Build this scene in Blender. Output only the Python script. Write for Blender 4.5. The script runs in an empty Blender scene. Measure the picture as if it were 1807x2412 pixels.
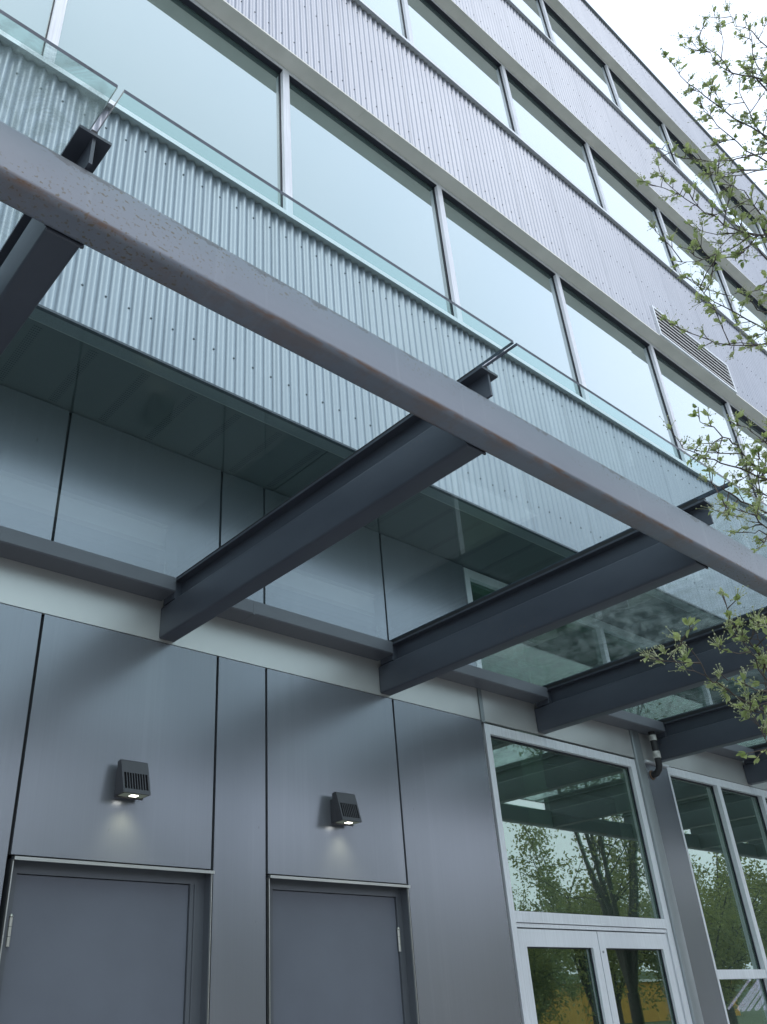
import bpy, math, random
from mathutils import Vector, Matrix
scene = bpy.context.scene
col = scene.collection
R_ = math.radians
random.seed(7)

STEEL_LO, STEEL_HI = (.052, .060, .078, 1), (.066, .075, .094, 1)
COAT_R0, COAT_P = .06, 1.35
LED, SPOT = 5., 2.8
CLOUD_LO, CLOUD_HI, CLOUD_GAIN = (.80, .94, 1.14, 1), (.96, 1.03, 1.17, 1), 16.5
SUN_E = .5
EXPO = .08

# ------------------------------------------------------------------ helpers
def tag(o, label=None, cat=None, group=None, kind=None):
    if label: o['label'] = label
    if cat: o['category'] = cat
    if group: o['group'] = group
    if kind: o['kind'] = kind
    return o

def empty(name, loc, label=None, cat=None, group=None):
    o = bpy.data.objects.new(name, None)
    o.location = loc
    o.empty_display_size = .2
    col.objects.link(o)
    return tag(o, label, cat, group)

class MB:
    """collects faces in world space; build() makes one mesh object"""
    def __init__(s):
        s.v = []; s.f = []; s.m = []
    def box(s, x0, x1, y0, y1, z0, z1, mi=0):
        n = len(s.v)
        s.v += [(x, y, z) for z in (z0, z1) for y in (y0, y1) for x in (x0, x1)]
        for q in ((0, 2, 3, 1), (4, 5, 7, 6), (0, 1, 5, 4), (2, 6, 7, 3), (0, 4, 6, 2), (1, 3, 7, 5)):
            s.f.append(tuple(n + i for i in q)); s.m.append(mi)
        return s
    def prism(s, prof, axis, a, b, mi=0):
        """prof: list of 2-D points; axis 'x' -> (y,z) profile, 'y' -> (x,z), 'z' -> (x,y)"""
        n = len(s.v); k = len(prof)
        for t in (a, b):
            for p, q in prof:
                s.v.append({'x': (t, p, q), 'y': (p, t, q), 'z': (p, q, t)}[axis])
        for i in range(k):
            j = (i + 1) % k
            s.f.append((n + i, n + j, n + k + j, n + k + i)); s.m.append(mi)
        s.f.append(tuple(n + i for i in range(k))[::-1]); s.m.append(mi)
        s.f.append(tuple(n + k + i for i in range(k))); s.m.append(mi)
        return s
    def tube(s, pts, rad, sides=8, mi=0, caps=True):
        pts = [Vector(p) for p in pts]
        if not hasattr(rad, '__len__'): rad = [rad] * len(pts)
        n0 = len(s.v); up = None
        for i, p in enumerate(pts):
            d = (pts[min(i + 1, len(pts) - 1)] - pts[max(i - 1, 0)])
            d = d.normalized() if d.length > 1e-9 else Vector((0, 0, 1))
            if up is None:
                up = d.orthogonal().normalized()
            else:
                up = (up - d * up.dot(d))
                up = up.normalized() if up.length > 1e-6 else d.orthogonal().normalized()
            w = d.cross(up)
            for k in range(sides):
                a = 2 * math.pi * k / sides
                s.v.append(tuple(p + (up * math.cos(a) + w * math.sin(a)) * rad[i]))
        for i in range(len(pts) - 1):
            for k in range(sides):
                a = n0 + i * sides + k; b = n0 + i * sides + (k + 1) % sides
                s.f.append((a, b, b + sides, a + sides)); s.m.append(mi)
        if caps:
            s.f.append(tuple(n0 + k for k in range(sides))[::-1]); s.m.append(mi)
            e = n0 + (len(pts) - 1) * sides
            s.f.append(tuple(e + k for k in range(sides))); s.m.append(mi)
        return s
    def quad(s, a, b, c, d, mi=0):
        n = len(s.v); s.v += [tuple(a), tuple(b), tuple(c), tuple(d)]
        s.f.append((n, n + 1, n + 2, n + 3)); s.m.append(mi)
    def build(s, name, mats, parent=None, smooth=True, origin=None, fix=True):
        if not isinstance(mats, (list, tuple)): mats = [mats]
        if origin is None:
            xs = [p[0] for p in s.v]; ys = [p[1] for p in s.v]; zs = [p[2] for p in s.v]
            origin = ((min(xs) + max(xs)) / 2, (min(ys) + max(ys)) / 2, min(zs))
        ox, oy, oz = origin
        me = bpy.data.meshes.new(name)
        me.from_pydata([(x - ox, y - oy, z - oz) for x, y, z in s.v], [], s.f)
        for m in mats: me.materials.append(m)
        me.polygons.foreach_set('material_index', s.m)
        if fix:
            import bmesh
            bm = bmesh.new(); bm.from_mesh(me)
            bmesh.ops.recalc_face_normals(bm, faces=bm.faces)
            bm.to_mesh(me); bm.free()
        me.update()
        if smooth:
            me.polygons.foreach_set('use_smooth', [True] * len(me.polygons))
            me.set_sharp_from_angle(angle=R_(32))
        o = bpy.data.objects.new(name, me)
        col.objects.link(o)
        if parent:
            o.parent = parent
            pl = Vector((0, 0, 0)); q = parent
            while q: pl += q.location; q = q.parent
            o.location = Vector(origin) - pl
        else:
            o.location = origin
        return o

def rrect(x0, x1, y0, y1, r, n=5):
    out = []
    for cx, cy, a0 in ((x1 - r, y1 - r, 0), (x0 + r, y1 - r, 90), (x0 + r, y0 + r, 180), (x1 - r, y0 + r, 270)):
        for i in range(n + 1):
            a = R_(a0 + 90 * i / n)
            out.append((cx + r * math.cos(a), cy + r * math.sin(a)))
    return out

# ------------------------------------------------------------------ materials
class NT:
    def __init__(s, name):
        s.mat = bpy.data.materials.new(name); s.mat.use_nodes = True
        s.t = s.mat.node_tree; s.t.nodes.clear()
        s.out = s.t.nodes.new('ShaderNodeOutputMaterial')
        s._tc = None
    def n(s, kind, **kw):
        nd = s.t.nodes.new(kind)
        for k, v in kw.items():
            if k.startswith('i_'):
                key = k[2:].replace('_', ' ')
                key = int(key) if key.isdigit() else key
                s.set(nd.inputs[key], v)
            else: setattr(nd, k, v)
        return nd
    def set(s, sock, v):
        if isinstance(v, bpy.types.NodeSocket): s.t.links.new(v, sock)
        else: sock.default_value = v
    def coord(s, which='Object', scale=(1, 1, 1), loc=(0, 0, 0)):
        if s._tc is None: s._tc = s.t.nodes.new('ShaderNodeTexCoord')
        mp = s.n('ShaderNodeMapping'); mp.inputs['Scale'].default_value = scale; mp.inputs['Location'].default_value = loc
        s.t.links.new(s._tc.outputs[which], mp.inputs['Vector'])
        return mp.outputs[0]
    def world(s, scale=(1, 1, 1), loc=(0, 0, 0)):
        g = s.n('ShaderNodeNewGeometry')
        mp = s.n('ShaderNodeMapping'); mp.inputs['Scale'].default_value = scale; mp.inputs['Location'].default_value = loc
        s.t.links.new(g.outputs['Position'], mp.inputs['Vector'])
        return mp.outputs[0]
    def noise(s, vec, scale=5, detail=4, rough=.55):
        return s.n('ShaderNodeTexNoise', i_Vector=vec, i_Scale=scale, i_Detail=detail, i_Roughness=rough).outputs['Fac']
    def ramp(s, fac, stops):
        r = s.n('ShaderNodeValToRGB', i_0=fac)
        e = r.color_ramp.elements
        while len(e) < len(stops): e.new(.5)
        for el, (p, c) in zip(e, stops):
            el.position = p; el.color = (c, c, c, 1) if not hasattr(c, '__len__') else (*c[:3], 1)
        return r.outputs[0]
    def mix(s, fac, a, b, mode='MIX'):
        m = s.n('ShaderNodeMix', data_type='RGBA', blend_type=mode)
        s.set(m.inputs[0], fac)
        for sock, v in ((m.inputs[6], a), (m.inputs[7], b)):
            if hasattr(v, '__len__') and not isinstance(v, bpy.types.NodeSocket) and len(v) == 3: v = (*v, 1)
            s.set(sock, v)
        return m.outputs[2]
    def math(s, op, a, b=0, c=None):
        m = s.n('ShaderNodeMath', operation=op)
        s.set(m.inputs[0], a); s.set(m.inputs[1], b)
        if c is not None: s.set(m.inputs[2], c)
        return m.outputs[0]
    def bump(s, h, strength=.2, dist=.01):
        return s.n('ShaderNodeBump', i_Height=h, i_Strength=strength, i_Distance=dist).outputs[0]
    def bsdf(s, base=(.5, .5, .5), rough=.5, metal=0., normal=None, **kw):
        b = s.n('ShaderNodeBsdfPrincipled')
        if hasattr(base, '__len__') and not isinstance(base, bpy.types.NodeSocket): base = (*base[:3], 1)
        s.set(b.inputs['Base Color'], base); s.set(b.inputs['Roughness'], rough); s.set(b.inputs['Metallic'], metal)
        if normal is not None: s.set(b.inputs['Normal'], normal)
        for k, v in kw.items(): s.set(b.inputs[k.replace('_', ' ')], v)
        return b.outputs[0]
    def done(s, sh):
        s.t.links.new(sh, s.out.inputs['Surface']); return s.mat

def mat_plain(name, base, rough=.5, metal=0., var=.12, nscale=6., bump=0., **kw):
    t = NT(name); v = t.coord('Object')
    f = t.noise(v, nscale, 5)
    lo = tuple(c * (1 - var) for c in base); hi = tuple(min(1, c * (1 + var)) for c in base)
    c = t.mix(t.ramp(f, [(.3, 0.), (.7, 1.)]), lo, hi)
    r = t.math('MULTIPLY_ADD', f, .16, rough - .08)
    nm = t.bump(t.noise(v, nscale * 8, 4), bump, .004) if bump else None
    return t.done(t.bsdf(c, r, metal, nm, **kw))

def mat_corrugated():
    t = NT('galvanised_corrugated_metal')
    w = t.world((1, 1, 1))
    sep = t.n('ShaderNodeSeparateXYZ', i_0=w)
    sheet = t.math('FLOOR', t.math('DIVIDE', sep.outputs[0], .8004))
    wn = t.n('ShaderNodeTexWhiteNoise', noise_dimensions='1D', i_W=sheet).outputs['Value']
    st = t.noise(t.world((34, 3, .55)), 1.0, 5, .6)           # long vertical streaks
    bl = t.noise(t.world((2.2, 2, 1.1)), 1.0, 4, .6)
    sp = t.noise(t.world((70, 70, 34)), 1.0, 3, .6)            # zinc spangle
    f = t.math('ADD', t.math('MULTIPLY', st, .55), t.math('MULTIPLY', bl, .45))
    c = t.mix(t.ramp(f, [(.34, 0.), (.66, 1.)]), (.318, .340, .382), (.392, .414, .458))
    c = t.mix(t.math('MULTIPLY', wn, .22), c, (.35, .375, .43))
    c = t.mix(t.ramp(sp, [(.3, .14), (.7, 0.)]), c, (.265, .29, .335))
    # dirt runs below the laps and a darker lap line at each sheet edge
    lx = t.math('PINGPONG', sep.outputs[0], .4002)
    lap = t.ramp(lx, [(0.000, 1.), (.006, 0.)])
    c = t.mix(t.math('MULTIPLY', lap, .45), c, (.17, .19, .22))
    run = t.math('MULTIPLY', t.ramp(t.noise(t.world((9, 9, .35), (2, 0, 0)), 1.0, 5, .65), [(.56, 0.), (.72, 1.)]), t.ramp(bl, [(.4, .2), (.6, 1.)]))
    c = t.mix(t.math('MULTIPLY', run, .30), c, (.22, .235, .25))
    r = t.math('MULTIPLY_ADD', st, .16, .34)
    return t.done(t.bsdf(c, r, .52))

def mat_panel():
    t = NT('dark_anodised_panel')
    w = t.world((1, 1, 1))
    st = t.noise(t.world((220, 220, 1.3)), 1.0, 4, .65)        # vertical brushed grain
    bl = t.noise(t.world((1.3, 1.3, .7)), 1.0, 4, .55)
    c = t.mix(t.ramp(st, [(.3, 0.), (.7, 1.)]), (.247, .262, .293), (.264, .280, .312))
    c = t.mix(t.ramp(bl, [(.35, .0), (.75, .22)]), c, (.245, .268, .305))
    oi = t.n('ShaderNodeObjectInfo').outputs['Random']
    c = t.mix(t.math('MULTIPLY', oi, .16), c, (.23, .255, .30))
    dr = t.noise(t.world((16, 16, .5), (5, 0, 0)), 1.0, 5, .6)
    c = t.mix(t.ramp(dr, [(.55, 0.), (.75, .22)]), c, (.36, .38, .41))
    sc = t.noise(t.world((26, 26, 9)), 1.0, 2, .5)
    c = t.mix(t.ramp(sc, [(.755, 0.), (.775, .45)]), c, (.09, .10, .11))
    r = t.math('ADD', t.math('MULTIPLY_ADD', st, .03, .205), t.math('MULTIPLY', bl, .06))
    nm = t.bump(t.noise(t.world((.9, .9, .6)), 1.0, 2), .12, .02)
    return t.done(t.bsdf(c, r, .66, nm, Anisotropic=.3, Anisotropic_Rotation=.25))

def mat_steel(name='painted_dark_steel', rust=False, lo=None, hi=None, spec=.55):
    t = NT(name)
    w = t.world((1, 1, 1))
    sep = t.n('ShaderNodeSeparateXYZ', i_0=w)
    bl = t.noise(t.world((2.2, 2.2, 5.)), 1.0, 8, .68)
    c = t.mix(t.ramp(bl, [(.3, 0.), (.7, 1.)]), lo or STEEL_LO, hi or STEEL_HI)
    fine = t.noise(t.world((60, 60, 60)), 1.0, 4, .6)
    rgh = t.math('MULTIPLY_ADD', bl, .14, .33)
    bh = fine
    if rust:
        # pale wash streaks running down the face below each rafter
        stx = t.noise(t.world((30, 1, 1.2)), 1.0, 3, .5)
        c = t.mix(t.ramp(stx, [(.58, 0.), (.8, .22)]), c, (.30, .33, .37))
        z = sep.outputs[2]; y = sep.outputs[1]
        big = t.noise(t.world((1.15, .0, 4.0), (3.7, 0, 0)), 1.0, 3, .55)
        spk = t.noise(t.world((85, 85, 85)), 1.0, 2, .5)
        mask = t.math('MULTIPLY', t.ramp(big, [(.49, 0.), (.62, 1.)]), t.ramp(spk, [(.59, 0.), (.65, 1.)]))
        c = t.mix(t.math('MULTIPLY', mask, .85), c, (.125, .10, .055))
        # rust line along the lower front corner
        ez = t.math('MULTIPLY', t.ramp(t.math('ABSOLUTE', t.math('SUBTRACT', z, 3.4185)), [(.003, 1.), (.011, 0.)]),
                    t.ramp(t.math('SUBTRACT', y, 1.40), [(.09, 0.), (.10, 1.)]))
        en = t.noise(t.world((4.5, 4.5, 30), (1.3, 0, 0)), 1.0, 6, .75)
        e = t.math('MULTIPLY', ez, t.ramp(en, [(.46, 0.), (.58, 1.)]))
        c = t.mix(t.math('MULTIPLY', e, .85), c, (.155, .075, .035))
        # flaking along the upper front edge
        en2 = t.noise(t.world((5, 5, 12), (7.3, 0, 2)), 1.0, 8, .74)
        zz = t.n('ShaderNodeMapRange', i_Value=z, i_1=3.525, i_2=3.588, i_3=0., i_4=.345).outputs[0]
        e2 = t.ramp(t.math('ADD', en2, zz), [(.765, 0.), (.785, 1.)])
        c = t.mix(t.math('MULTIPLY', e2, .8), c, (.062, .058, .064))
        bh = t.math('SUBTRACT', fine, t.math('MULTIPLY', e2, 1.5))
        rgh = t.math('ADD', rgh, t.math('MULTIPLY', mask, .3))
    else:
        spk = t.noise(t.world((120, 120, 120)), 1.0, 2, .5)
        big = t.noise(t.world((2.2, 2.2, 2.2), (4, 1, 0)), 1.0, 3, .5)
        mask = t.math('MULTIPLY', t.ramp(big, [(.56, 0.), (.66, 1.)]), t.ramp(spk, [(.66, 0.), (.70, 1.)]))
        c = t.mix(t.math('MULTIPLY', mask, .6), c, (.16, .10, .05))
    nm = t.bump(bh, .10, .003)
    return t.done(t.bsdf(c, rgh, 0., nm, Specular_IOR_Level=spec))

def mat_alu(name, base, rough=.38, metal=.75, grain='x'):
    t = NT(name)
    sc = {'x': (2, 140, 140), 'z': (140, 140, 2)}[grain]
    g = t.noise(t.world(sc), 1.0, 3, .6)
    bl = t.noise(t.world((2.5, 2.5, 2.5)), 1.0, 4)
    lo = tuple(c * .88 for c in base); hi = tuple(c * 1.08 for c in base)
    c = t.mix(t.ramp(g, [(.3, 0.), (.7, 1.)]), lo, hi)
    c = t.mix(t.ramp(bl, [(.45, 0.), (.8, .35)]), c, tuple(c_ * .72 for c_ in base))
    r = t.math('MULTIPLY_ADD', bl, .16, rough - .08)
    return t.done(t.bsdf(c, r, metal))

def facing_fac(t, r0, p):
    lw = t.n('ShaderNodeLayerWeight', i_Blend=.5)
    return t.math('MULTIPLY_ADD', t.math('POWER', lw.outputs['Facing'], p), 1 - r0, r0)

def mat_coated_glass():
    t = NT('reflective_coated_glass')
    fac = facing_fac(t, COAT_R0, COAT_P)
    nm = t.bump(t.noise(t.world((.55, .55, .4)), 1.0, 2), .05, .02)
    lw = t.n('ShaderNodeLayerWeight', i_Blend=.5)
    gc = t.mix(t.ramp(lw.outputs['Facing'], [(.25, 0.), (.75, 1.)]), (.60, .80, .785), (.93, .97, .985))
    gl = t.n('ShaderNodeBsdfGlossy', i_Color=gc, i_Roughness=.0, i_Normal=nm)
    dk = t.bsdf((.06, .11, .095), .6)  # base colour lifted to stand in for greenish interior haze
    m = t.n('ShaderNodeMixShader', i_0=fac); t.set(m.inputs[1], dk); t.set(m.inputs[2], gl.outputs[0])
    return t.done(m.outputs[0])

def mat_shop_glass(name='tinted_shop_glass', r0=.30, haze=1.):
    t = NT(name)
    fac = facing_fac(t, r0, 4.0)
    gl = t.n('ShaderNodeBsdfGlossy', i_Color=(.80, .93, .86, 1), i_Roughness=.0,
             i_Normal=t.bump(t.noise(t.world((.7, .7, .5)), 1.0, 2), .04, .02))
    tr = t.n('ShaderNodeBsdfTransparent', i_Color=(.52, .66, .58, 1))
    m = t.n('ShaderNodeMixShader', i_0=fac); t.set(m.inputs[1], tr.outputs[0]); t.set(m.inputs[2], gl.outputs[0])
    # diffuse green haze painted over the pane to lighten its reflections
    df = t.n('ShaderNodeBsdfDiffuse', i_Color=(.42, .55, .47, 1))
    m2 = t.n('ShaderNodeMixShader', i_0=t.math('MULTIPLY_ADD', t.noise(t.world((3, 3, 2)), 1.0, 5), .05 * haze, .03 * haze)); t.set(m2.inputs[1], m.outputs[0]); t.set(m2.inputs[2], df.outputs[0])
    return t.done(m2.outputs[0])

def mat_canopy_glass(name, dirt):
    t = NT(name)
    fac = facing_fac(t, .025, 4.6)
    gl = t.n('ShaderNodeBsdfGlossy', i_Color=(.93, 1, .98, 1), i_Roughness=.0)
    tr = t.n('ShaderNodeBsdfTransparent', i_Color=(.885, .966, .955, 1))
    m = t.n('ShaderNodeMixShader', i_0=fac); t.set(m.inputs[1], tr.outputs[0]); t.set(m.inputs[2], gl.outputs[0])
    # rain-washed dirt lying on the glass
    d1 = t.noise(t.world((1.6, 1.1, 1)), 1.0, 5, .6)
    wv = t.n('ShaderNodeTexNoise', i_Vector=t.world((4.4, 3.4, 1)), i_Scale=1.0, i_Detail=9., i_Roughness=.66, i_Distortion=3.2).outputs['Fac']
    fine = t.noise(t.world((90, 90, 90)), 1.0, 4, .7)
    a = t.math('MULTIPLY', t.ramp(d1, [(.38, .25), (.68, 1.)]), t.ramp(wv, [(.44, .1), (.60, 1.)]))
    a = t.math('ADD', t.math('MULTIPLY', a, t.ramp(fine, [(.3, .55), (.75, 1.)])), t.ramp(fine, [(.68, 0.), (.8, .12)]))
    a = t.math('MULTIPLY', a, dirt)
    df = t.n('ShaderNodeBsdfDiffuse', i_Color=(.36, .42, .41, 1)); tl = t.n('ShaderNodeBsdfTranslucent', i_Color=(.31, .375, .36, 1))
    dm = t.n('ShaderNodeMixShader', i_0=.55); t.set(dm.inputs[1], df.outputs[0]); t.set(dm.inputs[2], tl.outputs[0])
    m2 = t.n('ShaderNodeMixShader', i_0=a); t.set(m2.inputs[1], m.outputs[0]); t.set(m2.inputs[2], dm.outputs[0])
    return t.done(m2.outputs[0])

def mat_soffit():
    """metal soffit sheet with strips of punched vent holes (real pattern of the sheet)"""
    t = NT('perforated_soffit_metal')
    sep = t.n('ShaderNodeSeparateXYZ', i_0=t.world())
    x, y = sep.outputs[0], sep.outputs[1]
    px = t.math('PINGPONG', t.math('SUBTRACT', x, 1.018), .1508)            # distance to nearest strip centre
    strip = t.math('LESS_THAN', px, .024)
    iny = t.math('MULTIPLY', t.math('GREATER_THAN', y, 3.30), t.math('LESS_THAN', y, 3.825))
    hx = t.math('PINGPONG', x, .006); hy = t.math('PINGPONG', y, .009)
    hole = t.math('LESS_THAN', t.math('ADD', t.math('MULTIPLY', hx, hx), t.math('MULTIPLY', hy, hy)), .000016)
    mask = t.math('MULTIPLY', t.math('MULTIPLY', strip, iny), hole)
    bl = t.noise(t.world((1.2, 3, 1)), 1.0, 4)
    c = t.mix(bl, (.115, .132, .135), (.135, .153, .156))
    c = t.mix(mask, c, (.03, .034, .035))
    return t.done(t.bsdf(c, .42, .35))

def mat_leaf(name, lo, hi, tl=.45):
    t = NT(name)
    oi = t.noise(t.world((9, 9, 9)), 1.0, 3)
    c = t.mix(t.ramp(oi, [(.3, 0.), (.7, 1.)]), lo, hi)
    d = t.n('ShaderNodeBsdfDiffuse', i_Color=c); b = t.n('ShaderNodeBsdfTranslucent', i_Color=c)
    g = t.n('ShaderNodeBsdfGlossy', i_Color=(.9, .95, 1, 1), i_Roughness=.4)
    m = t.n('ShaderNodeMixShader', i_0=tl); t.set(m.inputs[1], d.outputs[0]); t.set(m.inputs[2], b.outputs[0])
    m2 = t.n('ShaderNodeMixShader', i_0=.05); t.set(m2.inputs[1], m.outputs[0]); t.set(m2.inputs[2], g.outputs[0])
    return t.done(m2.outputs[0])

def mat_emit(name, color, strength):
    t = NT(name)
    e = t.n('ShaderNodeEmission', i_Color=(*color, 1), i_Strength=strength)
    return t.done(e.outputs[0])
D, U = 3.842, 3.168                     # ground-floor wall plane, overhanging upper facade plane
XL, XR = -4.0, 31.0
M_cor = mat_corrugated()
M_pan = mat_panel()
M_steel = mat_steel()
M_rust = mat_steel('weathered_painted_steel', True, (.135, .155, .192, 1), (.168, .188, .226, 1), 1.0)
M_gut = mat_steel('gutter_metal', False, (.092, .100, .118, 1), (.118, .127, .146, 1), .5)
M_alu = mat_alu('clear_anodised_aluminium', (.50, .53, .57), .40, .55)
M_aluz = mat_alu('clear_anodised_mullion', (.72, .745, .78), .42, .2, 'z')
M_fas = mat_plain('light_painted_metal', (.56, .565, .55), .36, .55, .04, 2.)
M_ret = mat_plain('beige_painted_flashing', (.74, .725, .66), .45, .1, .07, 3)
M_sill = mat_alu('light_sill_metal', (.74, .77, .79), .42, .3)
M_gask = mat_plain('black_gasket', (.015, .018, .03), .5)
M_coat = mat_coated_glass()
M_shop = mat_shop_glass()
M_shop2 = mat_shop_glass('tinted_door_glass', .24, .3)
M_clr = mat_shop_glass('tinted_clerestory_glass', .07, .3)
M_door = mat_plain('grey_painted_door', (.108, .120, .147), .46, 0., .09, 2.0, .10)
M_dfrm = mat_plain('grey_painted_frame', (.10, .11, .125), .42, .25, .06, 4)
M_lip = mat_alu('bright_edge_trim', (.46, .475, .46), .32, .85)
M_dark = mat_plain('dark_cavity', (.012, .013, .016), .8)
M_soff = mat_soffit()
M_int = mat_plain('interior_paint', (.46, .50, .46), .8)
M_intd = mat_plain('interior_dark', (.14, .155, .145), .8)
M_post = mat_alu('grey_metal_post', (.30, .33, .34), .42, .6, 'z')
M_screw = mat_plain('dark_screw_head', (.13, .14, .16), .5, .5)
M_glsedge = mat_plain('polished_glass_edge', (.05, .065, .085), .3, 0., .35, 20, Specular_IOR_Level=.25)
M_black = mat_plain('black_rubber', (.02, .02, .022), .6)

# ================================================================== BUILDING
bld = empty('office_building', (12, U, 0),
            'four storey office building with grey corrugated cladding, ribbon windows and dark metal ground floor', 'building')
PITCH = .06672
SCX = 1.152
def corrugated(z0, z1, screws=(), x0=XL, x1=XR):
    n = 10
    A = .0108
    v = []; f = []; mi = []
    k0 = int((x0 - SCX) / PITCH * n); k1 = int((x1 - SCX) / PITCH * n)
    zs = [z0, z1]
    for k in range(k0, k1 + 1):
        x = SCX + k * PITCH / n
        y = U - A * math.cos(2 * math.pi * k / n)
        for z in zs: v.append((x, y, z))
    for i in range(k1 - k0):
        a = i * 2
        f.append((a, a + 2, a + 3, a + 1)); mi.append(0)
    # screw heads, one every second rib
    for zr in screws:
        for j in range(int((x0 - SCX) / (2 * PITCH)), int((x1 - SCX) / (2 * PITCH))):
            cx = SCX + j * 2 * PITCH + random.uniform(-.003, .003); cz = zr + random.uniform(-.004, .004)
            b = len(v); yb = U - A
            for rr, yy in ((.0072, yb + .001), (.0064, yb - .003), (.0035, yb - .005)):
                for t in range(6):
                    a = math.pi / 3 * t
                    v.append((cx + rr * math.cos(a), yy, cz + rr * math.sin(a)))
            for lv in (0, 6):
                for t in range(6):
                    f.append((b + lv + t, b + lv + (t + 1) % 6, b + lv + 6 + (t + 1) % 6, b + lv + 6 + t)); mi.append(1)
            f.append(tuple(b + 12 + t for t in range(6))); mi.append(1)
    m = MB(); m.v = v; m.f = f; m.m = mi
    return m
def cladding(name, z0, z1, screws):
    m = corrugated(z0, z1, screws)
    o = m.build(name, [M_cor, M_screw], bld, fix=False)
    o.data.set_sharp_from_angle(angle=R_(70))
    return o
Z = [None, 3.394, 2.264, 4.649, 6.411, 8.447, 10.204, 12.181, 13.828, 15.876, 17.153]
cladding('corrugated_cladding', 4.649, 6.385, (4.905, 5.55, 6.195))
cladding('corrugated_cladding', 8.447, 10.178, (8.63, 9.325, 9.99))
cladding('corrugated_cladding', 12.181, 13.80, (12.37, 13.0, 13.62))
cladding('parapet_cladding', 15.876, 17.13, (16.05, 16.9))
for z0, z1 in ((4.66, 6.37), (8.46, 10.16), (12.19, 13.79), (15.89, 17.14)):
    MB().box(XL, XR, U + .016, U + .30, z0, z1).build('wall_core', M_dark, bld)
# sill flashings and head returns
for z in (Z[4], Z[6], Z[8]):
    m = MB().prism([(U - .052, z - .040), (U - .046, z - .040), (U - .046, z - .006), (U + .175, z + .006), (U + .175, z + .010), (U - .052, z)], 'x', XL, XR)
    m.box(XL, XR, U - .046, U + .10, z - .016, z - .010)
    m.build('sill_flashing', M_sill, bld)
for z in (Z[5], Z[7], Z[9]):
    m = MB().prism([(U - .016, z - .006), (U + .135, z - .006), (U + .135, z + .012), (U - .016, z + .012)], 'x', XL, XR)
    for i, xj in enumerate([x * 3.05 + .35 for x in range(-1, 11)]):
        m.box(xj, xj + .05, U - .014, U + .13, z - .0085, z - .006)
    m.build('head_return', M_ret, bld)
# ribbon windows
GY = 3.335
MUL = .066
for z0, z1, xm in ((Z[4], Z[5], .763), (Z[6], Z[7], 4.357), (Z[8], Z[9], 7.969)):
    W_ = 1.832
    k = -int((xm - XL) / W_)
    while xm + (k + 1) * W_ < XR:
        a = xm + k * W_; b = a + W_
        m = MB()
        m.box(a, a + MUL, 3.288, 3.321, z0 + .012, z1 - .05, 0)            # light cap of the left mullion
        m.box(a + .003, a + MUL - .003, 3.321, GY - .001, z0 + .012, z1 - .05, 1)
        m.box(a - .006, a + .003, 3.326, GY - .001, z0 + .05, z1 - .05, 1)  # gasket either side
        m.box(a + MUL - .003, a + MUL + .006, 3.326, GY - .001, z0 + .05, z1 - .05, 1)
        m.box(a, b, 3.288, GY - .001, z1 - .05, z1 - .007, 0)               # head member
        m.box(a, b, 3.292, GY - .001, z1 - .062, z1 - .05, 1)
        m.box(a, b, 3.288, GY - .001, z0 + .012, z0 + .05, 0)               # sill member
        w = m.build('ribbon_window', [M_aluz, M_gask], bld)
        tilt = random.uniform(-.0016, .0016)
        MB().prism([(a + .02, GY), (b + .02, GY + tilt), (b + .02, GY + .012), (a + .02, GY + .012)], 'z', z0 + .02, z1 - .02).build('pane', M_coat, w)
        k += 1
# parapet coping, roof and far walls
MB().box(XL - .05, XR + .05, U - .045, U + .34, 17.13, 17.17).build('roof_coping', M_post, bld)
MB().box(XL, XR, U + .30, 16, 16.9, 17.0).build('roof', M_ret, bld)
MB().box(XR, XR + .2, U, 16, 0, 17.13).box(XL - .2, XL, U, 16, 0, 17.13).box(XL, XR, 16, 16.2, 0, 17.1).build('side_wall', M_pan, bld)
# overhang soffit
m = MB()
sx = [-3.9, -2.4, -.9, .84, 2.88, 4.92, 6.96, 9.0, 11.04, 13.08, 15.1, 17.1, 19.1, 21.1, 23.1, 25.1, 27.1, 29.1, 30.9]
for a, b in zip(sx, sx[1:]):
    MB().box(a + .003, b - .003, 3.270, D + .02, 4.655, 4.670).build('soffit_panel', M_soff, bld)
MB().box(XL, XR, 3.178, 3.262, 4.646, 4.668).build('soffit_trim', M_post, bld)
MB().box(XL, XR, 3.262, 3.268, 4.645, 4.67).build('soffit_bead', M_lip, bld)
MB().box(XL, XR, 3.154, 3.176, 4.638, 4.652).build('drip_edge', M_steel, bld)
MB().box(XL, XR, 3.19, 5.0, 4.672, 4.74).build('overhang_slab', M_dark, bld)

# ---- ground-floor metal panels
def panel(x0, x1, z0, z1):
    t = .006
    m = MB().prism([(x0, D), (x0, D + .022), (x1, D + .022), (x1, D)], 'z', z0, z1)
    return m.build('metal_panel', M_pan, bld)
SA, SB, SC_, SD, SE = 1.448, 2.476, 2.812, 3.834, 4.704
G = .008
full = [(-3.88, -2.62), (-2.62, -1.60), (-1.60, -.58), (-.58, .43), (.43, SA), (SB, SC_), (SD, SE)]
for a, b in full:
    panel(a + G, b - (G if b != SE else 0), .08, 3.394)
panel(SA + G, SB - G, 2.272, 3.394)
panel(SC_ + G, SD - G, 2.272, 3.394)
for a, b in [(-3.88, -2.62), (-2.62, -1.60), (-1.60, -.58), (-.58, .43), (.43, SA - .006), (SA - .006, SB - .008), (SB - .008, SC_ - .012), (SC_ - .012, SD + .006), (SD + .006, 4.74)]:
    panel(a + G, b - G, 3.60, 4.646)
panel(6.772, 7.136, .08, 3.372)
for i in range(14):
    panel(13.0 + i * 1.25 + G, 13.0 + (i + 1) * 1.25 - G, .08, 4.64)
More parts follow.
